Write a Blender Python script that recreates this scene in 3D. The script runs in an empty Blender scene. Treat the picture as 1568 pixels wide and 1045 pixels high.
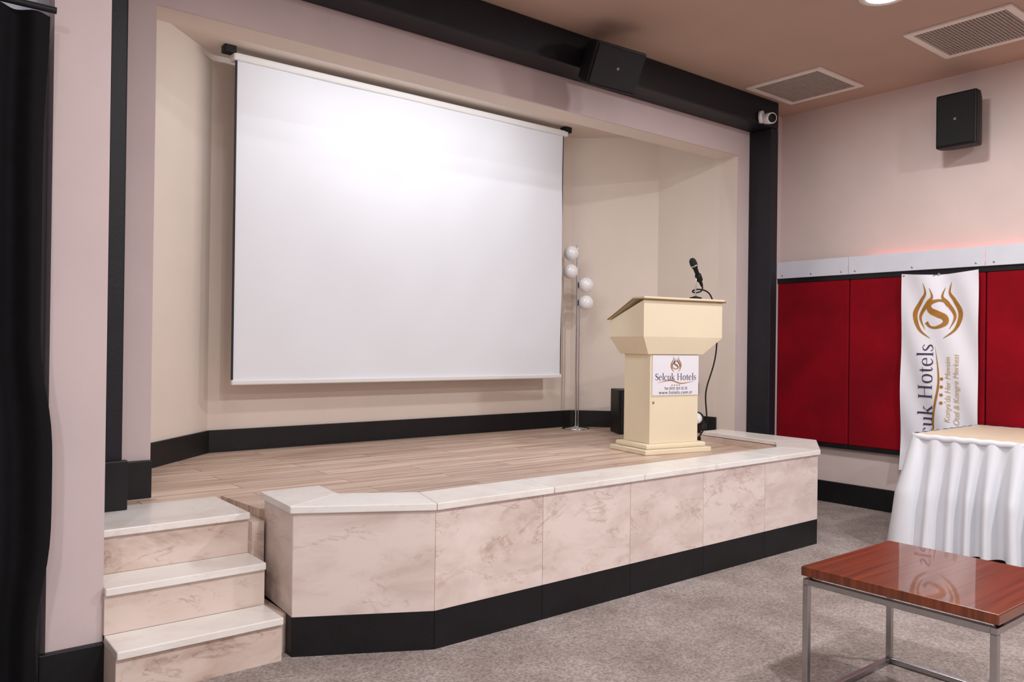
import bpy, bmesh, math, random
from mathutils import Vector, Matrix
random.seed(3)
S = bpy.context.scene
S.view_settings.view_transform = 'Standard'
S.view_settings.look = 'None'

def lin(c):
    return tuple(((v/255)/12.92 if v/255 <= 0.04045 else (((v/255)+0.055)/1.055)**2.4) for v in c) + (1,)

# ---------------------------------------------------------------- materials
def mat(name, col, rough=0.6, metal=0.0, var=0.0, vscale=5, bump=0.0, bscale=200, coat=0, spec=0.5,
        emit=None, estr=0, stretch=(1,1,1), col2=None):
    m = bpy.data.materials.new(name); m.use_nodes = True
    nt = m.node_tree; b = nt.nodes['Principled BSDF']
    b.inputs['Base Color'].default_value = lin(col)
    b.inputs['Roughness'].default_value = rough
    b.inputs['Metallic'].default_value = metal
    b.inputs['Specular IOR Level'].default_value = spec
    if coat:
        b.inputs['Coat Weight'].default_value = coat; b.inputs['Coat Roughness'].default_value = 0.05
    if emit:
        b.inputs['Emission Color'].default_value = lin(emit); b.inputs['Emission Strength'].default_value = estr
    tc = nt.nodes.new('ShaderNodeTexCoord'); mp = nt.nodes.new('ShaderNodeMapping')
    mp.inputs['Scale'].default_value = stretch
    nt.links.new(tc.outputs['Object'], mp.inputs['Vector'])
    if var or col2:
        n = nt.nodes.new('ShaderNodeTexNoise'); n.inputs['Scale'].default_value = vscale; n.inputs['Detail'].default_value = 6
        nt.links.new(mp.outputs[0], n.inputs['Vector'])
        r = nt.nodes.new('ShaderNodeValToRGB')
        r.color_ramp.elements[0].position = 0.3; r.color_ramp.elements[1].position = 0.7
        a = col2 if col2 else tuple(v*(1-var) for v in col)
        r.color_ramp.elements[0].color = lin(a); r.color_ramp.elements[1].color = lin(col)
        nt.links.new(n.outputs['Fac'], r.inputs[0]); nt.links.new(r.outputs[0], b.inputs['Base Color'])
    if bump:
        n2 = nt.nodes.new('ShaderNodeTexNoise'); n2.inputs['Scale'].default_value = bscale; n2.inputs['Detail'].default_value = 3
        nt.links.new(mp.outputs[0], n2.inputs['Vector'])
        bp = nt.nodes.new('ShaderNodeBump'); bp.inputs['Strength'].default_value = bump; bp.inputs['Distance'].default_value = 0.01
        nt.links.new(n2.outputs['Fac'], bp.inputs['Height']); nt.links.new(bp.outputs[0], b.inputs['Normal'])
    return m

def marble(name, c_light, c_mid, c_vein, rough=0.3, amount=0.5):
    m = bpy.data.materials.new(name); m.use_nodes = True
    nt = m.node_tree; b = nt.nodes['Principled BSDF']; b.inputs['Roughness'].default_value = rough
    tc = nt.nodes.new('ShaderNodeTexCoord'); oi = nt.nodes.new('ShaderNodeObjectInfo')
    mul = nt.nodes.new('ShaderNodeMath'); mul.operation = 'MULTIPLY'; mul.inputs[1].default_value = 37
    nt.links.new(oi.outputs['Random'], mul.inputs[0])
    add = nt.nodes.new('ShaderNodeVectorMath'); add.operation = 'ADD'
    nt.links.new(tc.outputs['Object'], add.inputs[0]); nt.links.new(mul.outputs[0], add.inputs[1])
    mp = nt.nodes.new('ShaderNodeMapping'); mp.inputs['Rotation'].default_value = (0.3, 0.7, 0.2); mp.inputs['Scale'].default_value = (1, 1, 2.2)
    nt.links.new(add.outputs[0], mp.inputs['Vector'])
    n1 = nt.nodes.new('ShaderNodeTexNoise'); n1.inputs['Scale'].default_value = 3.0; n1.inputs['Detail'].default_value = 10; n1.inputs['Distortion'].default_value = 0.4
    n1.inputs['Roughness'].default_value = 0.6
    nt.links.new(mp.outputs[0], n1.inputs['Vector'])
    r1 = nt.nodes.new('ShaderNodeValToRGB')
    r1.color_ramp.elements[0].position = 0.34; r1.color_ramp.elements[0].color = lin(c_mid)
    r1.color_ramp.elements[1].position = 0.56; r1.color_ramp.elements[1].color = lin(c_light)
    nt.links.new(n1.outputs['Fac'], r1.inputs[0])
    n2 = nt.nodes.new('ShaderNodeTexNoise'); n2.inputs['Scale'].default_value = 2.3; n2.inputs['Detail'].default_value = 12
    n2.inputs['Distortion'].default_value = 0.6; n2.inputs['Roughness'].default_value = 0.68
    nt.links.new(mp.outputs[0], n2.inputs['Vector'])
    r2 = nt.nodes.new('ShaderNodeValToRGB'); cr = r2.color_ramp
    cr.elements[0].position = 0.57; cr.elements[0].color = (0,0,0,1)
    cr.elements[1].position = 0.76; cr.elements[1].color = (amount,)*3+(1,)
    nt.links.new(n2.outputs['Fac'], r2.inputs[0])
    n3 = nt.nodes.new('ShaderNodeTexNoise'); n3.inputs['Scale'].default_value = 2.6; n3.inputs['Detail'].default_value = 10; n3.inputs['Distortion'].default_value = 0.5
    n3.inputs['Roughness'].default_value = 0.62
    nt.links.new(mp.outputs[0], n3.inputs['Vector'])
    r3 = nt.nodes.new('ShaderNodeValToRGB'); c3 = r3.color_ramp
    c3.elements[0].position = 0.482; c3.elements[0].color = (0,0,0,1)
    c3.elements[1].position = 0.518; c3.elements[1].color = (0,0,0,1)
    e = c3.elements.new(0.5); e.color = (1,1,1,1)
    nt.links.new(n3.outputs['Fac'], r3.inputs[0])
    r4 = nt.nodes.new('ShaderNodeValToRGB'); r4.color_ramp.elements[0].position = 0.44; r4.color_ramp.elements[0].color = (0,0,0,1)
    r4.color_ramp.elements[1].position = 0.62; r4.color_ramp.elements[1].color = (amount*0.8,)*3+(1,)
    nt.links.new(n2.outputs['Fac'], r4.inputs[0])
    vm = nt.nodes.new('ShaderNodeMath'); vm.operation = 'MULTIPLY'
    nt.links.new(r3.outputs[0], vm.inputs[0]); nt.links.new(r4.outputs[0], vm.inputs[1])
    mx = nt.nodes.new('ShaderNodeMath'); mx.operation = 'MAXIMUM'
    nt.links.new(r2.outputs[0], mx.inputs[0]); nt.links.new(vm.outputs[0], mx.inputs[1])
    mix = nt.nodes.new('ShaderNodeMixRGB'); mix.inputs[2].default_value = lin(c_vein)
    nt.links.new(mx.outputs[0], mix.inputs[0]); nt.links.new(r1.outputs[0], mix.inputs[1])
    nt.links.new(mix.outputs[0], b.inputs['Base Color'])
    return m

def planks(name):
    m = bpy.data.materials.new(name); m.use_nodes = True
    nt = m.node_tree; b = nt.nodes['Principled BSDF']; b.inputs['Roughness'].default_value = 0.34
    tc = nt.nodes.new('ShaderNodeTexCoord')
    br = nt.nodes.new('ShaderNodeTexBrick'); br.inputs['Scale'].default_value = 1
    br.inputs['Brick Width'].default_value = 1.1; br.inputs['Row Height'].default_value = 0.16
    br.inputs['Mortar Size'].default_value = 0.003; br.inputs['Bias'].default_value = 0
    br.inputs['Color1'].default_value = lin((228,208,192)); br.inputs['Color2'].default_value = lin((204,182,166)); br.inputs['Mortar'].default_value = lin((150,128,114))
    nt.links.new(tc.outputs['Object'], br.inputs['Vector'])
    # per-plank offset so the grain breaks at plank joints
    sep = nt.nodes.new('ShaderNodeVectorMath'); sep.operation = 'MULTIPLY'; sep.inputs[1].default_value = (0,9,0)
    mp = nt.nodes.new('ShaderNodeMapping'); mp.inputs['Scale'].default_value = (0.9, 20, 1)
    nt.links.new(tc.outputs['Object'], mp.inputs['Vector'])
    ad = nt.nodes.new('ShaderNodeVectorMath'); ad.operation = 'ADD'
    sc = nt.nodes.new('ShaderNodeVectorMath'); sc.operation = 'SCALE'; sc.inputs['Scale'].default_value = 35
    nt.links.new(br.outputs['Color'], sc.inputs[0])
    nt.links.new(mp.outputs[0], ad.inputs[0]); nt.links.new(sc.outputs[0], ad.inputs[1])
    n = nt.nodes.new('ShaderNodeTexNoise'); n.inputs['Scale'].default_value = 1.7; n.inputs['Detail'].default_value = 7; n.inputs['Distortion'].default_value = 0.2
    nt.links.new(ad.outputs[0], n.inputs['Vector'])
    r = nt.nodes.new('ShaderNodeValToRGB'); r.color_ramp.elements[0].position = 0.34; r.color_ramp.elements[1].position = 0.6
    r.color_ramp.elements[0].color = lin((206,182,166)); r.color_ramp.elements[1].color = lin((255,254,252))
    nt.links.new(n.outputs['Fac'], r.inputs[0])
    mix = nt.nodes.new('ShaderNodeMixRGB'); mix.blend_type = 'MULTIPLY'; mix.inputs[0].default_value = 0.9
    nt.links.new(br.outputs[0], mix.inputs[1]); nt.links.new(r.outputs[0], mix.inputs[2])
    nt.links.new(mix.outputs[0], b.inputs['Base Color'])
    nt.nodes.remove(sep)
    return m

def redwood(name):
    m = bpy.data.materials.new(name); m.use_nodes = True
    nt = m.node_tree; b = nt.nodes['Principled BSDF']; b.inputs['Roughness'].default_value = 0.3
    b.inputs['Coat Weight'].default_value = 0.7; b.inputs['Coat Roughness'].default_value = 0.03
    tc = nt.nodes.new('ShaderNodeTexCoord')
    mp = nt.nodes.new('ShaderNodeMapping'); mp.inputs['Scale'].default_value = (1.0, 30, 1.0)
    nt.links.new(tc.outputs['Object'], mp.inputs['Vector'])
    n = nt.nodes.new('ShaderNodeTexNoise'); n.inputs['Scale'].default_value = 1.8; n.inputs['Detail'].default_value = 5
    nt.links.new(mp.outputs[0], n.inputs['Vector'])
    r = nt.nodes.new('ShaderNodeValToRGB'); r.color_ramp.elements[0].position = 0.3; r.color_ramp.elements[1].position = 0.7
    r.color_ramp.elements[0].color = lin((80,31,11)); r.color_ramp.elements[1].color = lin((126,58,24))
    nt.links.new(n.outputs['Fac'], r.inputs[0]); nt.links.new(r.outputs[0], b.inputs['Base Color'])
    return m

def carpet(name):
    m = bpy.data.materials.new(name); m.use_nodes = True
    nt = m.node_tree; b = nt.nodes['Principled BSDF']; b.inputs['Roughness'].default_value = 0.95; b.inputs['Specular IOR Level'].default_value = 0.1
    tc = nt.nodes.new('ShaderNodeTexCoord')
    n = nt.nodes.new('ShaderNodeTexNoise'); n.inputs['Scale'].default_value = 90; n.inputs['Detail'].default_value = 5
    w = nt.nodes.new('ShaderNodeTexNoise'); w.inputs['Scale'].default_value = 3.0; w.inputs['Detail'].default_value = 8; w.inputs['Roughness'].default_value = 0.65
    v = nt.nodes.new('ShaderNodeTexVoronoi'); v.inputs['Scale'].default_value = 85
    for t in (n, w, v): nt.links.new(tc.outputs['Object'], t.inputs['Vector'])
    r = nt.nodes.new('ShaderNodeValToRGB'); r.color_ramp.elements[0].position = 0.3; r.color_ramp.elements[1].position = 0.7
    r.color_ramp.elements[0].color = lin((130,119,115)); r.color_ramp.elements[1].color = lin((180,168,162))
    nt.links.new(n.outputs['Fac'], r.inputs[0])
    r2 = nt.nodes.new('ShaderNodeValToRGB'); r2.color_ramp.elements[0].position = 0.38; r2.color_ramp.elements[1].position = 0.64
    r2.color_ramp.elements[0].color = lin((222,218,215)); r2.color_ramp.elements[1].color = (1,1,1,1)
    nt.links.new(w.outputs['Fac'], r2.inputs[0])
    mix = nt.nodes.new('ShaderNodeMixRGB'); mix.blend_type = 'MULTIPLY'; mix.inputs[0].default_value = 1
    nt.links.new(r.outputs[0], mix.inputs[1]); nt.links.new(r2.outputs[0], mix.inputs[2])
    nt.links.new(mix.outputs[0], b.inputs['Base Color'])
    bp = nt.nodes.new('ShaderNodeBump'); bp.inputs['Strength'].default_value = 0.5; bp.inputs['Distance'].default_value = 0.005
    nt.links.new(v.outputs['Distance'], bp.inputs['Height']); nt.links.new(bp.outputs[0], b.inputs['Normal'])
    return m

M = dict(
 carpet=carpet('carpet_grey'),
 ceil=mat('ceiling_tan', (188,162,146), 0.8, var=0.03, vscale=2),
 pink=mat('wall_paint_pink', (209,192,191), 0.75, var=0.03, vscale=3, bump=0.05),
 rwall=mat('wall_paint_right', (220,202,196), 0.75, var=0.03, vscale=3, bump=0.05),
 cream=mat('stage_paint_cream', (228,215,204), 0.7, var=0.02, vscale=3, bump=0.04),
 grey=mat('wall_paint_cool', (190,198,210), 0.7, var=0.02),
 dark=mat('dark_paint', (27,28,35), 0.5, var=0.15, vscale=8, bump=0.1, bscale=60, spec=0.35),
 black=mat('black_base', (24,24,27), 0.45, var=0.25, vscale=10, bump=0.1, bscale=50, spec=0.35),
 marble=marble('marble_pink', (230,216,208), (213,195,186), (158,120,104), 0.3, 0.75),
 marbled=marble('marble_riser', (218,201,190), (198,175,160), (134,100,84), 0.35, 0.8),
 marblew=marble('marble_white', (238,235,230), (228,220,213), (185,162,148), 0.25, 0.35),
 planks=planks('laminate_planks'),
 screen=mat('screen_fabric', (229,233,240), 0.75, var=0.012, vscale=1.5),
 screenback=mat('screen_edge_black', (25,25,28), 0.7),
 whiteplastic=mat('white_plastic', (228,228,228), 0.4),
 red=mat('red_panel_fabric', (146,8,26), 0.9, var=0.18, vscale=3, bump=0.25, bscale=350, spec=0.15),
 strip=mat('strip_paint', (218,221,230), 0.4, var=0.03),
 cloth=mat('satin_white', (228,231,237), 0.5, var=0.02),
 banner=mat('banner_cloth', (234,234,241), 0.55),
 gold=mat('gold_ink', (176,120,42), 0.5, var=0.12, vscale=20),
 gold2=mat('gold_pale_ink', (205,180,140), 0.5),
 ink=mat('dark_violet_ink', (62,52,84), 0.5),
 beige=mat('table_beige', (222,202,176), 0.6, var=0.04),
 podium=mat('podium_cream', (238,226,197), 0.4, var=0.02, vscale=4),
 trim=mat('podium_brown_edge', (150,118,78), 0.5),
 chrome=mat('chrome', (200,200,205), 0.18, metal=1.0),
 steel=mat('brushed_steel', (185,184,186), 0.28, metal=1.0, var=0.05, vscale=30),
 rubber=mat('black_plastic', (16,16,18), 0.5, spec=0.3),
 grille=mat('speaker_grille', (18,19,22), 0.6, bump=0.6, bscale=500),
 globe=mat('opal_glass', (240,240,242), 0.15, coat=0.5),
 curtain=mat('curtain_black', (13,13,17), 0.85, var=0.3, vscale=20, spec=0.2),
 wood=redwood('walnut_veneer'),
 ventdark=mat('vent_dark', (86,78,74), 0.7),
 vent=mat('vent_white', (232,224,216), 0.5),
 slat=mat('vent_slat', (176,164,156), 0.5),
 lampglow=mat('lamp_diffuser', (255,255,255), 0.5, emit=(225,238,255), estr=6),
)

# ---------------------------------------------------------------- mesh helpers
def link(o, parent=None):
    S.collection.objects.link(o)
    if parent: o.parent = parent
    return o
def empty(name, loc=(0,0,0), rz=0, rx=0, ry=0):
    e = bpy.data.objects.new(name, None); e.empty_display_size = 0.1
    e.location = loc; e.rotation_euler = (rx, ry, rz); S.collection.objects.link(e); return e
def mesh(name, verts, faces, m, parent=None, smooth=False, bevel=0, loc=None):
    me = bpy.data.meshes.new(name); me.from_pydata([tuple(v) for v in verts], [], faces); me.update()
    if m: me.materials.append(m)
    bm = bmesh.new(); bm.from_mesh(me); bmesh.ops.recalc_face_normals(bm, faces=bm.faces); bm.to_mesh(me); bm.free()
    if smooth:
        for p in me.polygons: p.use_smooth = True
    o = bpy.data.objects.new(name, me); link(o, parent)
    if loc: o.location = loc
    if bevel:
        b = o.modifiers.new('bevel', 'BEVEL'); b.width = bevel; b.segments = 2; b.limit_method = 'ANGLE'
    return o
def box(name, lo, hi, m, parent=None, bevel=0):
    c = [(lo[i]+hi[i])/2 for i in range(3)]; h = [abs(hi[i]-lo[i])/2 for i in range(3)]
    v = [(x*h[0], y*h[1], z*h[2]) for x in (-1,1) for y in (-1,1) for z in (-1,1)]
    f = [(0,1,3,2),(4,6,7,5),(0,4,5,1),(2,3,7,6),(0,2,6,4),(1,5,7,3)]
    return mesh(name, v, f, m, parent, bevel=bevel, loc=c)
def prism(name, poly, z0, z1, m, parent=None, bevel=0):
    cx = sum(p[0] for p in poly)/len(poly); cy = sum(p[1] for p in poly)/len(poly); n = len(poly)
    v = [(p[0]-cx, p[1]-cy, 0) for p in poly] + [(p[0]-cx, p[1]-cy, z1-z0) for p in poly]
    f = [tuple(range(n)), tuple(range(n, 2*n))] + [(i, (i+1)%n, n+(i+1)%n, n+i) for i in range(n)]
    return mesh(name, v, f, m, parent, bevel=bevel, loc=(cx, cy, z0))
def wallseg(name, a, b, th, z0, z1, m, parent=None, bevel=0):
    d = Vector((b[0]-a[0], b[1]-a[1])).normalized(); n = Vector((-d.y, d.x))*th
    return prism(name, [a, b, (b[0]+n.x, b[1]+n.y), (a[0]+n.x, a[1]+n.y)], z0, z1, m, parent, bevel)
def lathe(name, prof, m, parent=None, loc=None, n=32, rot=None):
    v = []; f = []
    for r, z in prof:
        for i in range(n):
            a = 2*math.pi*i/n; v.append((r*math.cos(a), r*math.sin(a), z))
    for j in range(len(prof)-1):
        for i in range(n):
            f.append((j*n+i, j*n+(i+1)%n, (j+1)*n+(i+1)%n, (j+1)*n+i))
    f.append(tuple(range(n))); f.append(tuple(range((len(prof)-1)*n, len(prof)*n)))
    o = mesh(name, v, f, m, parent, loc=loc)
    for p in o.data.polygons: p.use_smooth = len(p.vertices) == 4
    if rot: o.rotation_euler = rot
    return o
def sphere(name, r, m, parent=None, loc=None, seg=32):
    me = bpy.data.meshes.new(name); bm = bmesh.new(); bmesh.ops.create_uvsphere(bm, u_segments=seg, v_segments=seg//2, radius=r)
    bm.to_mesh(me); bm.free(); me.materials.append(m)
    for p in me.polygons: p.use_smooth = True
    o = bpy.data.objects.new(name, me); link(o, parent)
    if loc: o.location = loc
    return o
def tube(name, pts, r, m, parent=None, smoothc=True):
    cu = bpy.data.curves.new(name, 'CURVE'); cu.dimensions = '3D'; cu.bevel_depth = r; cu.bevel_resolution = 4; cu.use_fill_caps = True
    sp = cu.splines.new('NURBS' if smoothc else 'POLY'); sp.points.add(len(pts)-1)
    for i, p in enumerate(pts): sp.points[i].co = (*p, 1)
    if smoothc: sp.use_endpoint_u = True; sp.order_u = 4; sp.resolution_u = 8
    tmp = bpy.data.objects.new('tmp', cu); S.collection.objects.link(tmp)
    me = bpy.data.meshes.new_from_object(tmp); bpy.data.objects.remove(tmp)
    me.name = name; me.materials.clear(); me.materials.append(m)
    for p in me.polygons: p.use_smooth = True
    return link(bpy.data.objects.new(name, me), parent)
def textmesh(body, size, align='CENTER', shear=0.0, spacing=1.0, bold=0.0):
    cu = bpy.data.curves.new('t', 'FONT'); cu.body = body; cu.size = size; cu.align_x = align; cu.align_y = 'CENTER'
    cu.shear = shear; cu.space_character = spacing; cu.offset = bold
    tmp = bpy.data.objects.new('t', cu); S.collection.objects.link(tmp)
    me = bpy.data.meshes.new_from_object(tmp); bpy.data.objects.remove(tmp)
    v = [(p.co.x, p.co.y) for p in me.vertices]; f = [tuple(p.vertices) for p in me.polygons]
    return v, f
def catmull(pts, n=10):
    out = []; P = [pts[0]]+list(pts)+[pts[-1]]
    for i in range(1, len(P)-2):
        for k in range(n):
            t = k/n
            out.append(tuple(0.5*((2*P[i][j])+(-P[i-1][j]+P[i+1][j])*t+(2*P[i-1][j]-5*P[i][j]+4*P[i+1][j]-P[i+2][j])*t*t+(-P[i-1][j]+3*P[i][j]-3*P[i+1][j]+P[i+2][j])*t**3) for j in range(len(pts[0]))))
    out.append(tuple(pts[-1])); return out
def ribbon(pts, scale=1.0, n=10):
    if len(pts) > 2: c = catmull(pts, n)
    else: c = [tuple(pts[0][j]+(pts[1][j]-pts[0][j])*k/10 for j in range(3)) for k in range(11)]
    v = []; f = []
    for i, p in enumerate(c):
        a = c[max(i-1,0)]; b = c[min(i+1,len(c)-1)]
        d = Vector((b[0]-a[0], b[1]-a[1]))
        if d.length < 1e-9: d = Vector((1,0))
        d.normalize(); nn = Vector((-d.y, d.x))*max(p[2],0.0003)
        v += [((p[0]+nn.x)*scale, (p[1]+nn.y)*scale), ((p[0]-nn.x)*scale, (p[1]-nn.y)*scale)]
    for i in range(len(c)-1): f.append((2*i, 2*i+1, 2*i+3, 2*i+2))
    return v, f
ESS = [(0.075,0.055,0.014),(0.045,0.085,0.008),(0.0,0.09,0.010),(-0.055,0.065,0.017),(-0.05,0.02,0.021),(0.0,-0.01,0.024),(0.055,-0.04,0.022),(0.06,-0.085,0.018),(0.0,-0.115,0.010),(-0.05,-0.11,0.008),(-0.08,-0.075,0.014)]
EMB = [
 [(-0.05,-0.20,0.001),(-0.13,-0.13,0.010),(-0.165,-0.01,0.017),(-0.12,0.09,0.013),(-0.085,0.15,0.008),(-0.10,0.23,0.001)],
 [(-0.09,-0.13,0.001),(-0.125,-0.03,0.010),(-0.07,0.07,0.014),(-0.035,0.12,0.008),(-0.055,0.19,0.001)],
]
EMB += [[(-a,b,c) for a,b,c in s] for s in EMB]
EMB.append(ESS)
# serif lettering built from strokes (x-height .46, cap .70)
K, N_ = 0.042, 0.014
def ser(x, y, w=0.09): return [(x-w,y,N_),(x+w,y,N_)]
ess_c = [((a+0.085)*2.55+0.03, (b+0.125)*3.15+0.0, c*2.1) for a,b,c in ESS]
ess_s = [((a+0.085)*1.85+0.02, (b+0.125)*2.12-0.0, c*1.6) for a,b,c in ESS]
GL = {
 'S': (0.50, [ess_c]),
 's': (0.38, [ess_s]),
 'e': (0.45, [[(0.07,0.26,N_),(0.37,0.26,N_)],[(0.37,0.26,0.03),(0.34,0.40,0.028),(0.22,0.46,N_),(0.09,0.38,0.034),(0.055,0.23,K),(0.10,0.07,0.036),(0.23,0.005,0.02),(0.38,0.10,0.008)]]),
 'l': (0.26, [[(0.13,0,K),(0.13,0.74,K)],ser(0.13,0.012),[(0.04,0.72,N_),(0.15,0.735,N_)]]),
 'c': (0.42, [[(0.34,0.36,0.034),(0.31,0.43,0.02),(0.22,0.46,N_),(0.09,0.38,0.034),(0.055,0.23,K),(0.10,0.07,0.036),(0.23,0.005,0.02),(0.37,0.10,0.008)]]),
 'u': (0.54, [[(0.12,0.45,K),(0.12,0.25,K),(0.13,0.08,0.038),(0.22,0.012,0.02),(0.38,0.10,0.010)],[(0.40,0.0,K),(0.40,0.45,K)],[(0.03,0.445,N_),(0.13,0.445,N_)],[(0.31,0.445,N_),(0.41,0.445,N_)],[(0.40,0.012,N_),(0.50,0.012,N_)]]),
 'k': (0.52, [[(0.12,0,K),(0.12,0.74,K)],ser(0.12,0.012),[(0.03,0.72,N_),(0.14,0.735,N_)],[(0.14,0.19,N_),(0.38,0.43,N_)],ser(0.38,0.445,0.08),[(0.22,0.28,K),(0.42,0.01,K)],ser(0.42,0.012,0.09)]),
 'H': (0.76, [[(0.14,0,K),(0.14,0.70,K)],[(0.58,0,K),(0.58,0.70,K)],[(0.14,0.36,N_),(0.58,0.36,N_)],ser(0.14,0.012,0.10),ser(0.14,0.69,0.10),ser(0.58,0.012,0.10),ser(0.58,0.69,0.10)]),
 'o': (0.50, [[(0.24,0.465,N_),(0.12,0.42,0.03),(0.065,0.23,K),(0.12,0.04,0.03),(0.24,-0.005,N_)],[(0.24,0.465,N_),(0.36,0.42,0.03),(0.415,0.23,K),(0.36,0.04,0.03),(0.24,-0.005,N_)]]),
 't': (0.33, [[(0.14,0.60,0.01),(0.14,0.45,K),(0.14,0.20,K),(0.15,0.06,0.036),(0.21,0.01,0.018),(0.30,0.07,0.008)],[(0.03,0.44,N_),(0.28,0.44,N_)]]),
 ' ': (0.26, []),
}
def serif(body, size, align='CENTER'):
    V=[];Fc=[];x=0
    for ch in body:
        adv, st = GL[ch]
        for s in st:
            v,f = ribbon([(a+x,b,c) for a,b,c in s], 1.0, 6); o=len(V); V+=v; Fc+=[tuple(i+o for i in q) for q in f]
        x += adv
    return [((a-x/2)*size,(b-0.33)*size) for a,b in V], Fc

# ---------------------------------------------------------------- ROOM SHELL
CZ = 3.365
box('floor', (-3,-4,-0.1), (6.45,6,0), M['carpet'])
box('ceiling', (-3,-4,CZ), (6.45,4.3,CZ+0.1), M['ceil'])
box('wall_right', (6.35,-4,0), (6.45,4.3,CZ), M['rwall'])
box('wall_rear', (-3,-4.1,0), (6.45,-4,CZ), M['pink'])
box('wall_left', (-3.1,-4,0), (-3,3.45,CZ), M['pink'])
box('wall_curtain_side', (-3,3.45,0), (0.51,3.55,CZ), M['grey'])
box('wall_pillar', (0.51,3.33,0), (0.70,4.3,CZ), M['pink'])
box('wall_front_left', (0.70,4.1,0), (1.06,4.115,CZ), M['pink'])
box('wall_front_right', (5.72,4.1,0), (6.35,4.115,CZ), M['pink'])
box('wall_front_header', (1.06,4.1,2.92), (5.72,4.115,CZ), M['pink'])
box('wall_stage_reveal_left', (0.70,4.115,0), (1.06,4.3,CZ), M['cream'])
box('wall_stage_reveal_right', (5.72,4.115,0), (6.35,4.3,CZ), M['cream'])
box('wall_stage_soffit', (1.06,4.115,2.92), (5.72,4.3,CZ), M['cream'])
AL = [(1.06,4.3),(1.20,4.92),(1.78,5.5),(5.1,5.5),(5.67,4.94),(5.72,4.3)]
for nm, a, b in (('wall_stage_left',0,1),('wall_stage_left_angled',1,2),('wall_stage_back',2,3),('wall_stage_right_angled',3,4),('wall_stage_right',4,5)):
    wallseg(nm, AL[a], AL[b], 0.08, 0, 3.3, M['cream'])
prism('ceiling_stage', [(1.0,4.3),(5.8,4.3),(5.8,5.0),(5.15,5.6),(1.7,5.6),(1.0,5.0)], 3.23, 3.31, M['cream'])
for i in range(5):
    a, b = AL[i], AL[i+1]
    wallseg('baseboard_stage' if i == 0 else 'baseboard_stage.%03d' % i, b, a, 0.018, 0.54, 0.69, M['black'], bevel=0.003)
box('trim_frame_top', (0.81,3.88,3.14), (5.96,4.1,CZ), M['dark'], bevel=0.01)
box('trim_frame_left', (0.81,3.88,0.54), (0.885,4.1,3.14), M['dark'], bevel=0.008)
box('trim_frame_right', (5.86,3.88,0.0), (5.96,4.1,3.14), M['dark'], bevel=0.01)
box('baseboard_frame_left', (0.785,3.84,0.54), (0.90,3.88,0.76), M['black'], bevel=0.005)
box('baseboard_front_left', (0.90,4.07,0.54), (1.06,4.1,0.72), M['black'], bevel=0.004)
box('baseboard_pillar', (0.485,3.30,0), (0.70,3.33,0.155), M['black'], bevel=0.004)
box('baseboard_right', (6.325,-4,0), (6.35,4.1,0.175), M['black'], bevel=0.004)
js = [4.10,3.43,2.39,1.35,0.31,-0.73,-1.77,-2.81,-3.85]
rp = empty('wall_panelling', (6.35,0,0))
for i in range(len(js)-1):
    box('felt_panel_%d'%i, (-0.04,js[i+1]+0.004,0.50), (0,js[i]-0.004,1.87), M['red'], rp, bevel=0.008)
    box('metal_strip_%d'%i, (-0.062,js[i+1]+0.002,1.91), (-0.054,js[i]-0.002,2.055), M['strip'], rp, bevel=0.002)
    for yy in (js[i+1]+0.06, js[i]-0.06, (js[i]+js[i+1])/2):
        lathe('screw', [(0.007,0),(0.007,0.004),(0.003,0.006)], M['steel'], rp, loc=(-0.062,yy,1.935), n=10, rot=(0,-math.pi/2,0))
box('strip_ledge', (-0.054,-3.85,1.91), (0,4.1,1.93), M['strip'], rp)
box('upper_edge', (-0.045,-3.85,1.87), (0,4.1,1.91), M['black'], rp)
box('lower_edge', (-0.045,-3.85,0.465), (0,4.1,0.50), M['black'], rp)

# ---------------------------------------------------------------- STAGE
st = empty('stage_platform', (0,0,0))
OUT = [(1.39,3.50),(1.365,3.13),(1.88,2.85),(4.92,2.88),(5.43,3.21),(5.45,4.06)]
INN = [(1.66,3.50),(1.64,3.28),(1.95,3.10),(4.83,3.13),(5.12,3.33),(5.20,4.06)]
def inset(pl, d):
    out = []
    for i, p in enumerate(pl):
        ns = []
        for a, b in ((i-1,i),(i,i+1)):
            if a >= 0 and b < len(pl):
                v = Vector((pl[b][0]-pl[a][0], pl[b][1]-pl[a][1])).normalized(); ns.append(Vector((-v.y, v.x)))
        n = sum(ns, Vector((0,0))); n.normalize(); k = d/max(0.3, n.dot(ns[0]))
        out.append((p[0]+n.x*k, p[1]+n.y*k))
    return out
CORE = inset(OUT, 0.02)
prism('curb_core', CORE+INN[::-1], 0.0, 0.588, M['marbled'], st)
prism('deck', INN+[(5.70,4.08),(5.71,4.3),(5.655,4.93),(5.09,5.48),(1.79,5.48),(1.21,4.91),(1.07,4.3),(1.07,3.94),(1.345,3.94),(1.385,3.50)], 0.46, 0.54, M['planks'], st)
prism('deck_wing', [(0.90,3.94),(1.07,3.94),(1.07,4.1),(0.90,4.1)], 0.46, 0.54, M['planks'], st)
COP = inset(OUT, -0.016)
COP[0] = (COP[0][0], 3.51); cin = list(INN); cin[0] = (1.66,3.51)
segs_out = [(COP[i],COP[i+1],cin[i],cin[i+1]) for i in range(5)]
def lerp(a,b,t): return (a[0]+(b[0]-a[0])*t, a[1]+(b[1]-a[1])*t)
k = 0
for i,(a,b,c,d) in enumerate(segs_out):
    parts = [0,0.22,0.43,0.63,0.84,1.0] if i == 2 else [0,1]
    for t0,t1 in zip(parts[:-1],parts[1:]):
        e = 0.0008
        prism('coping_%d'%k, [lerp(a,b,t0+e),lerp(a,b,t1-e),lerp(c,d,t1-e),lerp(c,d,t0+e)], 0.592, 0.622, M['marblew'], st, bevel=0.003); k += 1
k = 0
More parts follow.
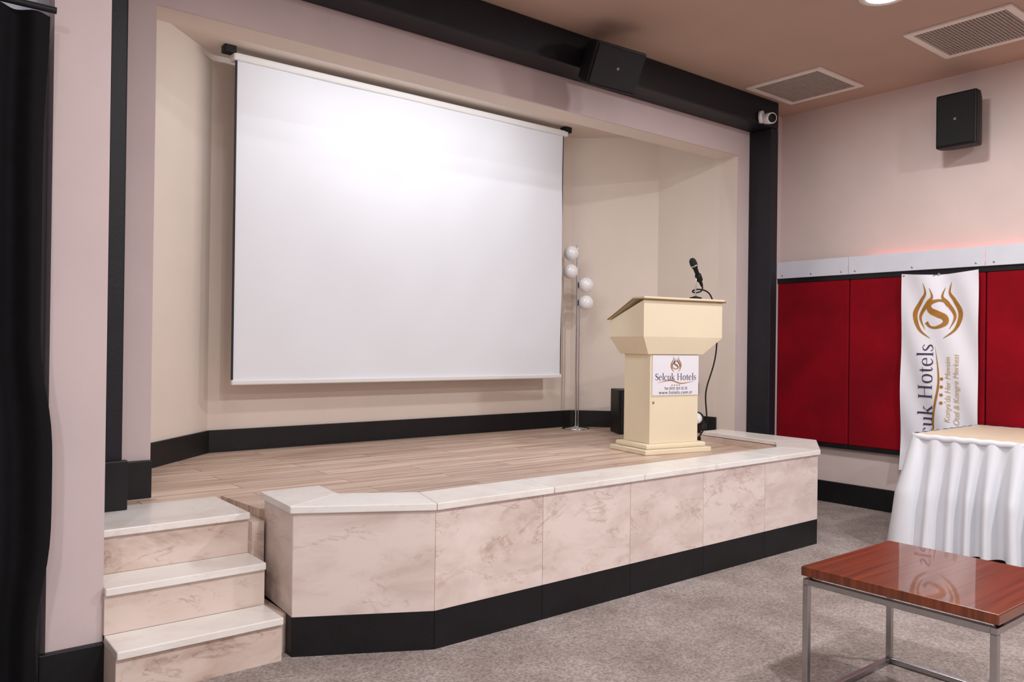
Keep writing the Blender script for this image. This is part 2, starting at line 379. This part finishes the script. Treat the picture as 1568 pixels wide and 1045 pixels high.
for i in range(5):
    a, b = OUT[i], OUT[i+1]; L = math.dist(a,b)
    n = 5 if i == 2 else (2 if i == 4 else 1)
    for j in range(n):
        e = 0.0012/L
        p, q = lerp(a,b,j/n+e), lerp(a,b,(j+1)/n-e)
        wallseg('face_slab_%d'%k, p, q, 0.02, 0.163, 0.592, M['marble'], st, bevel=0.0012)
        wallseg('base_slab_%d'%k, p, q, 0.02, 0.0, 0.163, M['black'], st); k += 1
sr = empty('stage_stairs', (0.70,3.10,0))
ys = [3.12,3.31,3.50]; yb = [3.31,3.50,3.94]; W = [0.62,0.62,0.62]
for i in range(3):
    z1 = 0.18*(i+1); w = W[i]
    box('riser_%d'%i, (0.0,ys[i]-3.10,z1-0.18), (w,yb[i]-3.10+(0.2 if i<2 else 0),z1-0.03), M['marbled'], sr)
    box('tread_%d'%i, (0.0,ys[i]-3.10-0.018,z1-0.03), (w,yb[i]-3.10,z1), M['marblew'], sr, bevel=0.004)
box('side_filler', (0.62,0.10,0), (0.675,0.84,0.16), M['marbled'], sr)
box('side_filler_upper', (0.62,0.36,0.16), (0.675,0.84,0.50), M['marbled'], sr)

# ---------------------------------------------------------------- PROJECTION SCREEN
ps = empty('projection_screen', (3.305,5.25,0))
hw = 1.445
v=[];f=[];nx=60;nz=40
for j in range(nz+1):
    for i in range(nx+1):
        x=-hw+2*hw*i/nx; z=1.04+(3.15-1.04)*j/nz
        y=0.007*math.sin(x*3.1+z*1.3)*math.sin(z*2.2)+0.0035*math.sin(x*7+z*4)+0.002*math.sin(x*13-z*6)*math.sin(z*3)
        v.append((x,y,z))
for j in range(nz):
    for i in range(nx): a=j*(nx+1)+i; f.append((a,a+1,a+nx+2,a+nx+1))
mesh('fabric', v, f, M['screen'], ps, smooth=True)
box('edge_left', (-hw-0.012,-0.004,1.04),(-hw,0.006,3.15), M['screenback'], ps)
box('edge_right', (hw,-0.004,1.04),(hw+0.004,0.006,3.15), M['screenback'], ps)
box('bottom_bar', (-hw-0.012,-0.018,1.005),(hw+0.006,0.018,1.04), M['whiteplastic'], ps, bevel=0.008)
box('case', (-hw-0.03,-0.02,3.14),(hw+0.05,0.07,3.19), M['whiteplastic'], ps, bevel=0.012)
for sx in (-1,1):
    box('bracket_%d'%(sx+1), (sx*(hw+0.05)-0.04,-0.02,3.18),(sx*(hw+0.05)+0.04,0.05,3.23), M['rubber'], ps, bevel=0.006)

# ---------------------------------------------------------------- PODIUM
pd = empty('lectern_podium', (4.51,3.886,0.54), math.radians(-10))
box('plinth_lower', (-0.30,-0.21,0),(0.30,0.21,0.035), M['podium'], pd, bevel=0.006)
box('plinth_upper', (-0.27,-0.185,0.035),(0.27,0.185,0.07), M['podium'], pd, bevel=0.012)
box('column', (-0.22,-0.15,0.07),(0.22,0.15,0.70), M['podium'], pd, bevel=0.004)
def frustum(name, a, b, z0, z1, m, par, ox=0):
    v=[(sx*a[0],sy*a[1],z0) for sx,sy in ((-1,-1),(1,-1),(1,1),(-1,1))]+[(sx*b[0]+ox,sy*b[1],z1) for sx,sy in ((-1,-1),(1,-1),(1,1),(-1,1))]
    return mesh(name, v, [(0,1,2,3),(4,5,6,7),(0,1,5,4),(1,2,6,5),(2,3,7,6),(3,0,4,7)], m, par, bevel=0.003)
OX = 0.04
frustum('flare', (0.25,0.165), (0.36,0.20), 0.70, 0.82, M['podium'], pd, OX)
def slant(name, hx, y0, y1, zb, zf, zk, m, par, bev=0.003):
    v=[(-hx+OX,y0,zb),(hx+OX,y0,zb),(hx+OX,y1,zb),(-hx+OX,y1,zb),(-hx+OX,y0,zf),(hx+OX,y0,zf),(hx+OX,y1,zk),(-hx+OX,y1,zk)]
    return mesh(name, v, [(0,1,2,3),(4,5,6,7),(0,1,5,4),(1,2,6,5),(2,3,7,6),(3,0,4,7)], m, par, bevel=bev)
slant('desk_body', 0.36, -0.20, 0.20, 0.82, 1.08, 0.94, M['podium'], pd)
v=[(-0.37,-0.215,1.082),(0.37,-0.215,1.082),(0.37,-0.09,1.085),(0.37,0.21,0.945),(-0.37,0.21,0.945),(-0.37,-0.09,1.085)]
v+=[(a,b,c+0.02) for a,b,c in v]; v=[(a+OX,b,c) for a,b,c in v]
mesh('desk_top', v, [(0,1,2,5),(5,2,3,4),(6,7,8,11),(11,8,9,10),(0,1,7,6),(1,2,8,7),(2,3,9,8),(3,4,10,9),(4,5,11,10),(5,0,6,11)], M['podium'], pd, bevel=0.004)
tube('edge_trim', [(a+OX,b,c) for a,b,c in [(-0.372,0.21,0.948),(-0.372,-0.09,1.086),(-0.372,-0.217,1.084),(0.372,-0.217,1.084),(0.372,-0.09,1.086),(0.372,0.21,0.948)]], 0.005, M['trim'], pd, False)
box('sign_board', (-0.205,-0.158,0.41),(0.215,-0.150,0.695), M['banner'], pd)
def decal(name, vf, m, par, org, s=1.0, rot=0):
    vs, fs = vf; c, sn = math.cos(rot), math.sin(rot)
    return mesh(name, [(org[0]+s*(x*c-y*sn), org[1], org[2]+s*(x*sn+y*c)) for x,y in vs], fs, m, par)
for i, r in enumerate(EMB):
    decal('emblem_%d'%i, ribbon(r), M['ink'] if i%2 else M['gold'], pd, (0.005,-0.160,0.628), 0.27)
decal('title', serif('Selcuk Hotels', 0.067), M['ink'], pd, (0.005,-0.160,0.54))
decal('flourish', ribbon([(-0.17,0.0,0.0005),(-0.05,0.018,0.003),(0.05,-0.004,0.003),(0.17,0.012,0.0005)]), M['gold'], pd, (0.005,-0.160,0.498))
for i in range(4):
    lathe('star_%d'%i, [(0.005,0),(0.005,0.001)], M['gold'], pd, loc=(-0.03+0.022*i,-0.1595,0.482), n=5, rot=(math.pi/2,0,0))
decal('phone', textmesh('Tel: 0332 353 25 25', 0.026), M['ink'], pd, (0.005,-0.160,0.458))
decal('web', textmesh('www.hotels.com.tr', 0.034, spacing=1.15), M['ink'], pd, (0.005,-0.160,0.43))
lathe('key_lock', [(0.008,0),(0.008,0.004),(0.004,0.006)], M['trim'], pd, loc=(-0.19,-0.1505,0.36), n=12, rot=(math.pi/2,0,0))

mc = empty('microphone', (4.71,3.74,1.66), math.radians(-10))
lathe('stand_base', [(0.045,-0.015),(0.045,-0.003),(0.02,0.004),(0.008,0.008)], M['rubber'], mc, n=24)
tube('stand_stem', [(0,0,0),(0,0,0.06),(-0.005,0,0.10),(0.01,0,0.15)], 0.006, M['chrome'], mc)
md = Vector((-0.50,-0.05,0.86)).normalized()
q = md.to_track_quat('Z','Y').to_euler()
base = Vector((0.055,0,0.095))
lathe('mic_body', [(0.006,-0.02),(0.011,0.0),(0.013,0.03),(0.017,0.13),(0.024,0.15),(0.024,0.155)], M['rubber'], mc, loc=base, n=24, rot=q)
lathe('mic_head', [(0.024,0.155),(0.0265,0.165),(0.0265,0.18),(0.023,0.20),(0.012,0.213),(0.001,0.216)], M['grille'], mc, loc=base, n=24, rot=q)
lathe('mic_ring', [(0.0245,0.150),(0.027,0.153),(0.027,0.160),(0.0245,0.163)], M['steel'], mc, loc=base, n=24, rot=q)
lathe('mic_clip', [(0.021,0.03),(0.024,0.045),(0.024,0.075),(0.021,0.085)], M['rubber'], mc, loc=base, n=20, rot=q)
ml = Matrix.Rotation(math.radians(10),4,'Z') @ (Vector((4.71,3.74,1.66))-Vector((4.51,3.886,0.54)))
mx_, my_, mz_ = ml
tube('microphone_cable', [(mx_+0.062,my_,mz_+0.08),(mx_+0.075,my_,mz_+0.055),(mx_+0.02,my_-0.01,mz_+0.03),(mx_-0.03,my_+0.02,mz_+0.035),(mx_+0.02,my_+0.03,mz_+0.065),(mx_+0.13,my_+0.03,mz_+0.06),(0.425,my_+0.05,1.14),(0.475,my_+0.06,1.02),(0.495,my_+0.06,0.86),(0.485,my_+0.06,0.68),(0.43,my_+0.06,0.54),(0.375,my_+0.06,0.42),(0.395,my_+0.06,0.28),(0.405,my_+0.06,0.18),(0.34,my_+0.08,0.07),(0.27,my_+0.10,0.008),(0.20,my_+0.42,0.006)], 0.0055, M['rubber'], pd)

# ---------------------------------------------------------------- GLOBE FLOOR LAMP
fl = empty('globe_floor_lamp', (4.975,5.28,0.54))
lathe('base', [(0.125,0),(0.125,0.008),(0.115,0.014),(0.02,0.02),(0.012,0.03)], M['chrome'], fl)
tube('pole', [(0,0,0.015),(0,0,1.66)], 0.009, M['chrome'], fl, False)
tube('pole_second', [(0.03,0,0.012),(0.03,0,1.10)], 0.006, M['chrome'], fl, False)
for i,(dx,dz) in enumerate(((-0.065,1.585),(-0.07,1.42),(0.072,1.30),(0.072,1.14))):
    u = Vector((0.78,-0.625))*dx
    sphere('globe_%d'%i, 0.068, M['globe'], fl, (u.x, u.y-0.01, dz))
    lathe('socket_%d'%i, [(0.03,-0.012),(0.03,0.012)], M['chrome'], fl, loc=(u.x*0.25,u.y*0.25-0.003,dz), n=20, rot=(0,math.pi/2,math.atan2(u.y,u.x)))
bs = empty('subwoofer_speaker', (5.17,4.80,0.54), math.radians(-30))
box('cabinet', (-0.14,-0.13,0),(0.14,0.13,0.38), M['rubber'], bs, bevel=0.008)
box('front_grille', (-0.125,-0.14,0.02),(0.125,-0.13,0.36), M['grille'], bs, bevel=0.004)
sp = empty('stage_spotlight', (5.28,4.16,0.54), math.radians(-60))
box('yoke_base', (-0.07,-0.05,0),(0.07,0.05,0.02), M['rubber'], sp, bevel=0.003)
for sx in (-1,1): box('yoke_arm_%d'%(sx+1), (sx*0.07-0.004,-0.015,0.02),(sx*0.07+0.004,0.015,0.15), M['rubber'], sp)
lathe('can', [(0.04,-0.07),(0.055,-0.05),(0.058,0.05),(0.063,0.07),(0.055,0.075)], M['rubber'], sp, loc=(0,0,0.14), n=24, rot=(math.radians(60),0,0))
sphere('lens', 0.05, M['globe'], sp, (0,-0.058,0.172), 20)
ol = empty('wall_outlet', (5.695,4.55,0.93), 0)
box('plate', (-0.008,-0.07,-0.05),(0.006,0.07,0.05), M['rubber'], ol, bevel=0.003)
box('socket_a', (-0.014,-0.06,-0.035),(-0.008,-0.005,0.035), M['steel'], ol, bevel=0.004)
box('socket_b', (-0.014,0.005,-0.035),(-0.008,0.06,0.035), M['steel'], ol, bevel=0.004)

# ---------------------------------------------------------------- SPEAKERS
def speaker(name, loc, rz, rx, w, h, d):
    e = empty(name, loc, rz, rx)
    v=[]
    for (hx, y) in ((w/2,-d/2),(w/2,-d/2+d*0.35),(w*0.36,d/2)):
        for sx,sz in ((-1,-1),(1,-1),(1,1),(-1,1)): v.append((sx*hx,y,sz*h/2*(1 if y<d*0.3 else 0.9)))
    f=[(0,1,2,3),(8,9,10,11)]
    for a in (0,4):
        for i in range(4): f.append((a+i,a+(i+1)%4,a+4+(i+1)%4,a+4+i))
    mesh('cabinet', v, f, M['rubber'], e, bevel=0.012)
    box('front_grille', (-w/2+0.015,-d/2-0.012,-h/2+0.015),(w/2-0.015,-d/2,h/2-0.015), M['grille'], e, bevel=0.008)
    lathe('badge', [(0.010,0),(0.010,0.003)], M['steel'], e, loc=(0,-d/2-0.012,0), n=16, rot=(math.pi/2,0,0))
    return e
e = speaker('wall_speaker', (6.19,2.52,2.965), math.radians(-90), 0, 0.28, 0.39, 0.20)
box('bracket', (-0.05,0.09,-0.06),(0.05,0.16,0.06), M['rubber'], e)
e = speaker('wall_speaker', (3.74,3.70,3.125), 0, 0, 0.40, 0.27, 0.20)
e.rotation_euler = (math.radians(26), math.radians(2), math.radians(-8))
box('bracket', (-0.04,0.06,0.02),(0.04,0.20,0.10), M['rubber'], e)

cc = empty('security_camera', (5.70,3.82,3.19), math.radians(20))
lathe('mount', [(0.05,0.0),(0.05,0.03)], M['whiteplastic'], cc, loc=(0,0.06,0.0), n=24, rot=(math.pi/2,0,0))
lathe('housing', [(0.02,-0.06),(0.04,-0.05),(0.045,0.0),(0.045,0.045),(0.04,0.05)], M['whiteplastic'], cc, loc=(0,-0.015,-0.02), n=28, rot=(math.radians(100),0,math.radians(-45)))
lathe('lens', [(0.036,0),(0.032,0.006),(0.001,0.008)], M['rubber'], cc, loc=(-0.035,-0.05,-0.029), n=24, rot=(math.radians(100),0,math.radians(-45)))

def vent(loc, w):
    e = empty('ceiling_vent', loc); t=0.045; h=w/2
    box('frame_a', (-h,-h,-0.015),(h,-h+t,0), M['vent'], e, bevel=0.003)
    box('frame_b', (-h,h-t,-0.015),(h,h,0), M['vent'], e, bevel=0.003)
    box('frame_c', (-h,-h+t,-0.015),(-h+t,h-t,0), M['vent'], e, bevel=0.003)
    box('frame_d', (h-t,-h+t,-0.015),(h,h-t,0), M['vent'], e, bevel=0.003)
    box('backing', (-h+t,-h+t,-0.003),(h-t,h-t,0), M['ventdark'], e)
    n=26
    for i in range(n):
        y=-h+t+(w-2*t)*(i+0.5)/n
        box('slat_%d'%i, (-h+t,y-0.004,-0.011),(h-t,y+0.004,-0.003), M['slat'], e)
    for i in range(n):
        x=-h+t+(w-2*t)*(i+0.5)/n
        box('cross_%d'%i, (x-0.003,-h+t,-0.008),(x+0.003,h-t,-0.003), M['slat'], e)
vent((5.72,3.50,CZ), 0.64)
vent((5.58,2.19,CZ), 0.64)

def area(name, loc, size, power, col=(1,0.97,0.94), rot=(0,0,0), par=None, shape='DISK', sy=None, spread=180):
    l = bpy.data.lights.new(name, 'AREA'); l.shape = shape; l.size = size; l.energy = power; l.color = col
    if sy: l.size_y = sy
    l.spread = math.radians(spread)
    o = bpy.data.objects.new(name, l); o.location = loc; o.rotation_euler = rot; S.collection.objects.link(o)
    if par: o.parent = par
    return o
def downlight(x, y, power, r=0.11, col=(0.98,0.98,1.0)):
    e = empty('ceiling_downlight', (x,y,CZ))
    lathe('bezel', [(r+0.03,0),(r+0.03,-0.008),(r,-0.014),(r-0.008,-0.004)], M['vent'], e)
    lathe('diffuser', [(r-0.01,-0.002),(r-0.01,-0.008)], M['lampglow'], e)
    area('lamp', (0,0,-0.03), 2*r, power, col, par=e)
downlight(4.59,2.30,38)
for x in (-1.2,1.6,4.4):
    for y in (-2.6,0.1):
        downlight(x,y,({-1.2:52,1.6:72,4.4:74}[x] if y>0 else 54))
downlight(1.4,2.2,14)
cl = empty('ceiling_added_light', (3.1,4.36,3.19))  # added light with housing, unseen behind the header, brightens screen and stage
box('housing', (-1.3,-0.03,0.0),(1.3,0.03,0.04), M['whiteplastic'], cl)
area('added_screen_light', (0,0.01,-0.01), 2.4, 19, (0.93,0.96,1), rot=(math.radians(32),0,0), par=cl, shape='RECTANGLE', sy=0.05)  # added area light aimed at the stage back wall
led = area('led_strip', (-0.026,1.7,1.945), 0.03, 2.8, (1,0.22,0.20), rot=(math.pi,0,0), par=rp, shape='RECTANGLE', sy=3.2)

# ---------------------------------------------------------------- BANNER
bn = empty('hanging_banner', (6.265,2.70,0))
BW=0.56; ZT=1.885; ZB=0.36
def bx(u, z):
    top = math.exp(-(ZT-z)*5)
    return 0.014*math.sin(u*14+z*2.0)*(0.4+0.6*top) + 0.008*math.sin(u*25+z*9) + 0.006*math.sin(z*7)
def bpt(u, z, off=0.0): return (-bx(u,z)-off, -u, z)
v=[];f=[];nu,nz=36,80
for j in range(nz+1):
    for i in range(nu+1):
        u=-BW/2+BW*i/nu; z=ZB+(ZT-ZB)*j/nz
        v.append(bpt(u,z-(0.02*math.sin(math.pi*i/nu) if j==nz else 0)))
for j in range(nz):
    for i in range(nu): a=j*(nu+1)+i; f.append((a,a+1,a+nu+2,a+nu+1))
mesh('cloth', v, f, M['banner'], bn, smooth=True)
def onb(name, vf, m, cu, cz, s=1.0, rot=0.0):
    vs, fs = vf; c, sn = math.cos(rot), math.sin(rot)
    return mesh(name, [bpt(cu+s*(x*c-y*sn), cz+s*(x*sn+y*c), 0.004) for x,y in vs], fs, m, bn)
for i, r in enumerate(EMB): onb('emblem_%d'%i, ribbon(r), M['gold'], -0.01, 1.58, 0.98)
onb('title', serif('Selcuk Hotels', 0.158), M['ink'], -0.085, 0.90, 1.0, math.pi/2)
onb('flourish', ribbon([(-0.45,0.0,0.0005),(-0.15,0.03,0.007),(0.15,-0.01,0.007),(0.42,0.02,0.0005)]), M['gold'], 0.0, 0.90, 1.0, math.pi/2)
onb('line_two', textmesh("Konya'da Her Mevsim", 0.055, shear=0.2), M['gold2'], 0.075, 1.00, 1.0, math.pi/2)
onb('line_three', textmesh("Otel & Kongre Merkezi", 0.055, shear=0.2), M['gold2'], 0.135, 1.00, 1.0, math.pi/2)
for i in range(4): onb('star_%d'%i, ([(0.013*math.cos(a),0.013*math.sin(a)) for a in [k*1.2566 for k in range(5)]],[(0,1,2,3,4)]), M['gold'], 0.03, 0.90+0.06*i)
for i,u in enumerate((-0.26,0.0,0.26)):
    lathe('hook_%d'%i, [(0.006,0),(0.006,0.035)], M['steel'], bn, loc=(-0.006,-u,ZT-0.015), n=10, rot=(0,math.pi/2,0))

# ---------------------------------------------------------------- SKIRTED TABLE
tb = empty('skirted_table', (5.76,1.62,0), math.radians(0))
hx, hy, TH = 0.50, 0.80, 0.755
box('table_top', (-hx,-hy,TH-0.03),(hx,hy,TH), M['beige'], tb, bevel=0.006)
for i,(sx,sy) in enumerate(((-1,-1),(1,-1),(1,1),(-1,1))):
    box('leg_%d'%i, (sx*(hx-0.08)-0.02,sy*(hy-0.08)-0.02,0),(sx*(hx-0.08)+0.02,sy*(hy-0.08)+0.02,TH-0.03), M['steel'], tb)
path=[]; R=0.05
def arc(cx,cy,a0):
    for k in range(9):
        a=a0+math.pi/2*k/8; path.append((cx+R*math.cos(a),cy+R*math.sin(a),math.cos(a),math.sin(a)))
def side(p,q,nx_,ny_):
    n=int(math.dist(p,q)/0.006)
    for k in range(1,n): t=k/n; path.append((p[0]+(q[0]-p[0])*t,p[1]+(q[1]-p[1])*t,nx_,ny_))
H,KK=hx+0.006,hy+0.006
arc(H-R,KK-R,0); side((H-R,KK),(-H+R,KK),0,1); arc(-H+R,KK-R,math.pi/2); side((-H,KK-R),(-H,-KK+R),-1,0)
arc(-H+R,-KK+R,math.pi); side((-H+R,-KK),(H-R,-KK),0,-1); arc(H-R,-KK+R,1.5*math.pi); side((H,-KK+R),(H,KK-R),1,0)
cum=[0]
for i in range(1,len(path)): cum.append(cum[-1]+math.dist(path[i][:2],path[i-1][:2]))
v=[];f=[];rows=26;n=len(path)
for j in range(rows+1):
    t=j/rows; z=TH+0.002-(TH-0.045)*t
    for i,(x,y,nx_,ny_) in enumerate(path):
        s=cum[i]; ph=s*2*math.pi/0.125+0.9*math.sin(s*5.3)+0.6*math.sin(s*13+1)
        w=(0.5+0.5*math.sin(ph+0.6*math.sin(t*2.5+s*4)))
        w=w*w*(3-2*w)*0.5+w*0.5
        amp=(0.010+0.085*min(1,t*1.9))*(0.85+0.25*math.sin(s*7+2))
        o=amp*w+0.02*t + (0.05*t*math.exp(-((x+H)**2+(y-KK)**2)/0.02))
        if nx_>0.5: o*=0.3
        dz=0.012*math.sin(s*9)*t
        v.append((x+nx_*o,y+ny_*o,z+dz))
for j in range(rows):
    for i in range(n): a=j*n+i; b=j*n+(i+1)%n; f.append((a,b,b+n,a+n))
mesh('skirt', v, f, M['cloth'], tb, smooth=True)
v=[];f=[]
for j,(z,o) in enumerate(((TH+0.004,0.002),(TH+0.004,0.010),(TH-0.02,0.014),(TH-0.03,0.010))):
    for i,(x,y,nx_,ny_) in enumerate(path): v.append((x+nx_*o,y+ny_*o,z+0.002*math.sin(cum[i]*60)))
for j in range(3):
    for i in range(n): a=j*n+i; b=j*n+(i+1)%n; f.append((a,b,b+n,a+n))
mesh('skirt_band', v, f, M['cloth'], tb, smooth=True)

# ---------------------------------------------------------------- COFFEE TABLE
ct = empty('coffee_table', (3.0,1.295,0), 0)
h=0.325
box('wood_top', (-h-0.005,-h-0.005,0.466),(h+0.005,h+0.005,0.50), M['wood'], ct, bevel=0.004)
T=0.011
for i,(sx,sy) in enumerate(((-1,-1),(1,-1),(1,1),(-1,1))):
    box('leg_%d'%i, (sx*(h-T)-T,sy*(h-T)-T,0.022),(sx*(h-T)+T,sy*(h-T)+T,0.434), M['steel'], ct, bevel=0.002)
    lathe('spacer_%d'%i, [(0.012,0.455),(0.012,0.467)], M['rubber'], ct, loc=(sx*(h-0.05),sy*(h-0.012),0), n=16)
for z in (0.0,0.434):
    for s in (-1,1):
        box('rail_x_%d_%d'%(s+1,int(z*10)), (-h,s*(h-T)-T,z),(h,s*(h-T)+T,z+0.022), M['steel'], ct, bevel=0.002)
        box('rail_y_%d_%d'%(s+1,int(z*10)), (s*(h-T)-T,-h+2*T,z),(s*(h-T)+T,h-2*T,z+0.022), M['steel'], ct, bevel=0.002)

# ---------------------------------------------------------------- CURTAIN
cu = empty('black_curtain', (0,3.23,0))
v=[];f=[];nu,nz=260,40; X0,X1=-1.6,0.466
for j in range(nz+1):
    t=j/nz; z=2.44-(2.44-0.02)*t
    for i in range(nu+1):
        s=i/nu; x=X0+(X1-X0)*s
        edge=s**14
        xo=(0.018*math.exp(-(t/0.12)**2)+0.042*math.exp(-((t-0.69)/0.15)**4))*edge
        y=0.026*math.sin(s*120+0.5*math.sin(t*3+s*9))*(0.8+0.2*t)+0.006*math.sin(s*40+t*4)
        v.append((x+xo,y,z))
for j in range(nz):
    for i in range(nu): a=j*(nu+1)+i; f.append((a,a+1,a+nu+2,a+nu+1))
mesh('fabric', v, f, M['curtain'], cu, smooth=True)
tube('rod', [(-1.75,0,2.46),(0.50,0,2.46)], 0.012, M['dark'], cu, False)
for i in range(3): box('rod_bracket_%d'%i, (-1.6+i*0.95,-0.01,2.45),(-1.58+i*0.95,0.22,2.47), M['dark'], cu)

# ---------------------------------------------------------------- WORLD + CAMERA
w = bpy.data.worlds.new('World'); S.world = w; w.use_nodes = True
w.node_tree.nodes['Background'].inputs[0].default_value = (0.8,0.85,1,1); w.node_tree.nodes['Background'].inputs[1].default_value = 0.3
cd = bpy.data.cameras.new('camera'); cam = bpy.data.objects.new('camera', cd); S.collection.objects.link(cam)
cd.sensor_width = 36; cd.lens = 1227/1568*36; cd.clip_start = 0.05
F2 = Vector((0.625,0.7806,0)).normalized(); p = 0.0037; r = 0.013
fw = Vector((F2.x*math.cos(p), F2.y*math.cos(p), math.sin(p))); R0 = Vector((F2.y,-F2.x,0)); U0 = R0.cross(fw)
cx = R0*math.cos(r)+U0*math.sin(r); cy = U0*math.cos(r)-R0*math.sin(r)
mw = Matrix((cx,cy,-fw)).transposed().to_4x4(); mw.translation = (0,0,1.3)
cam.matrix_world = mw
S.camera = cam
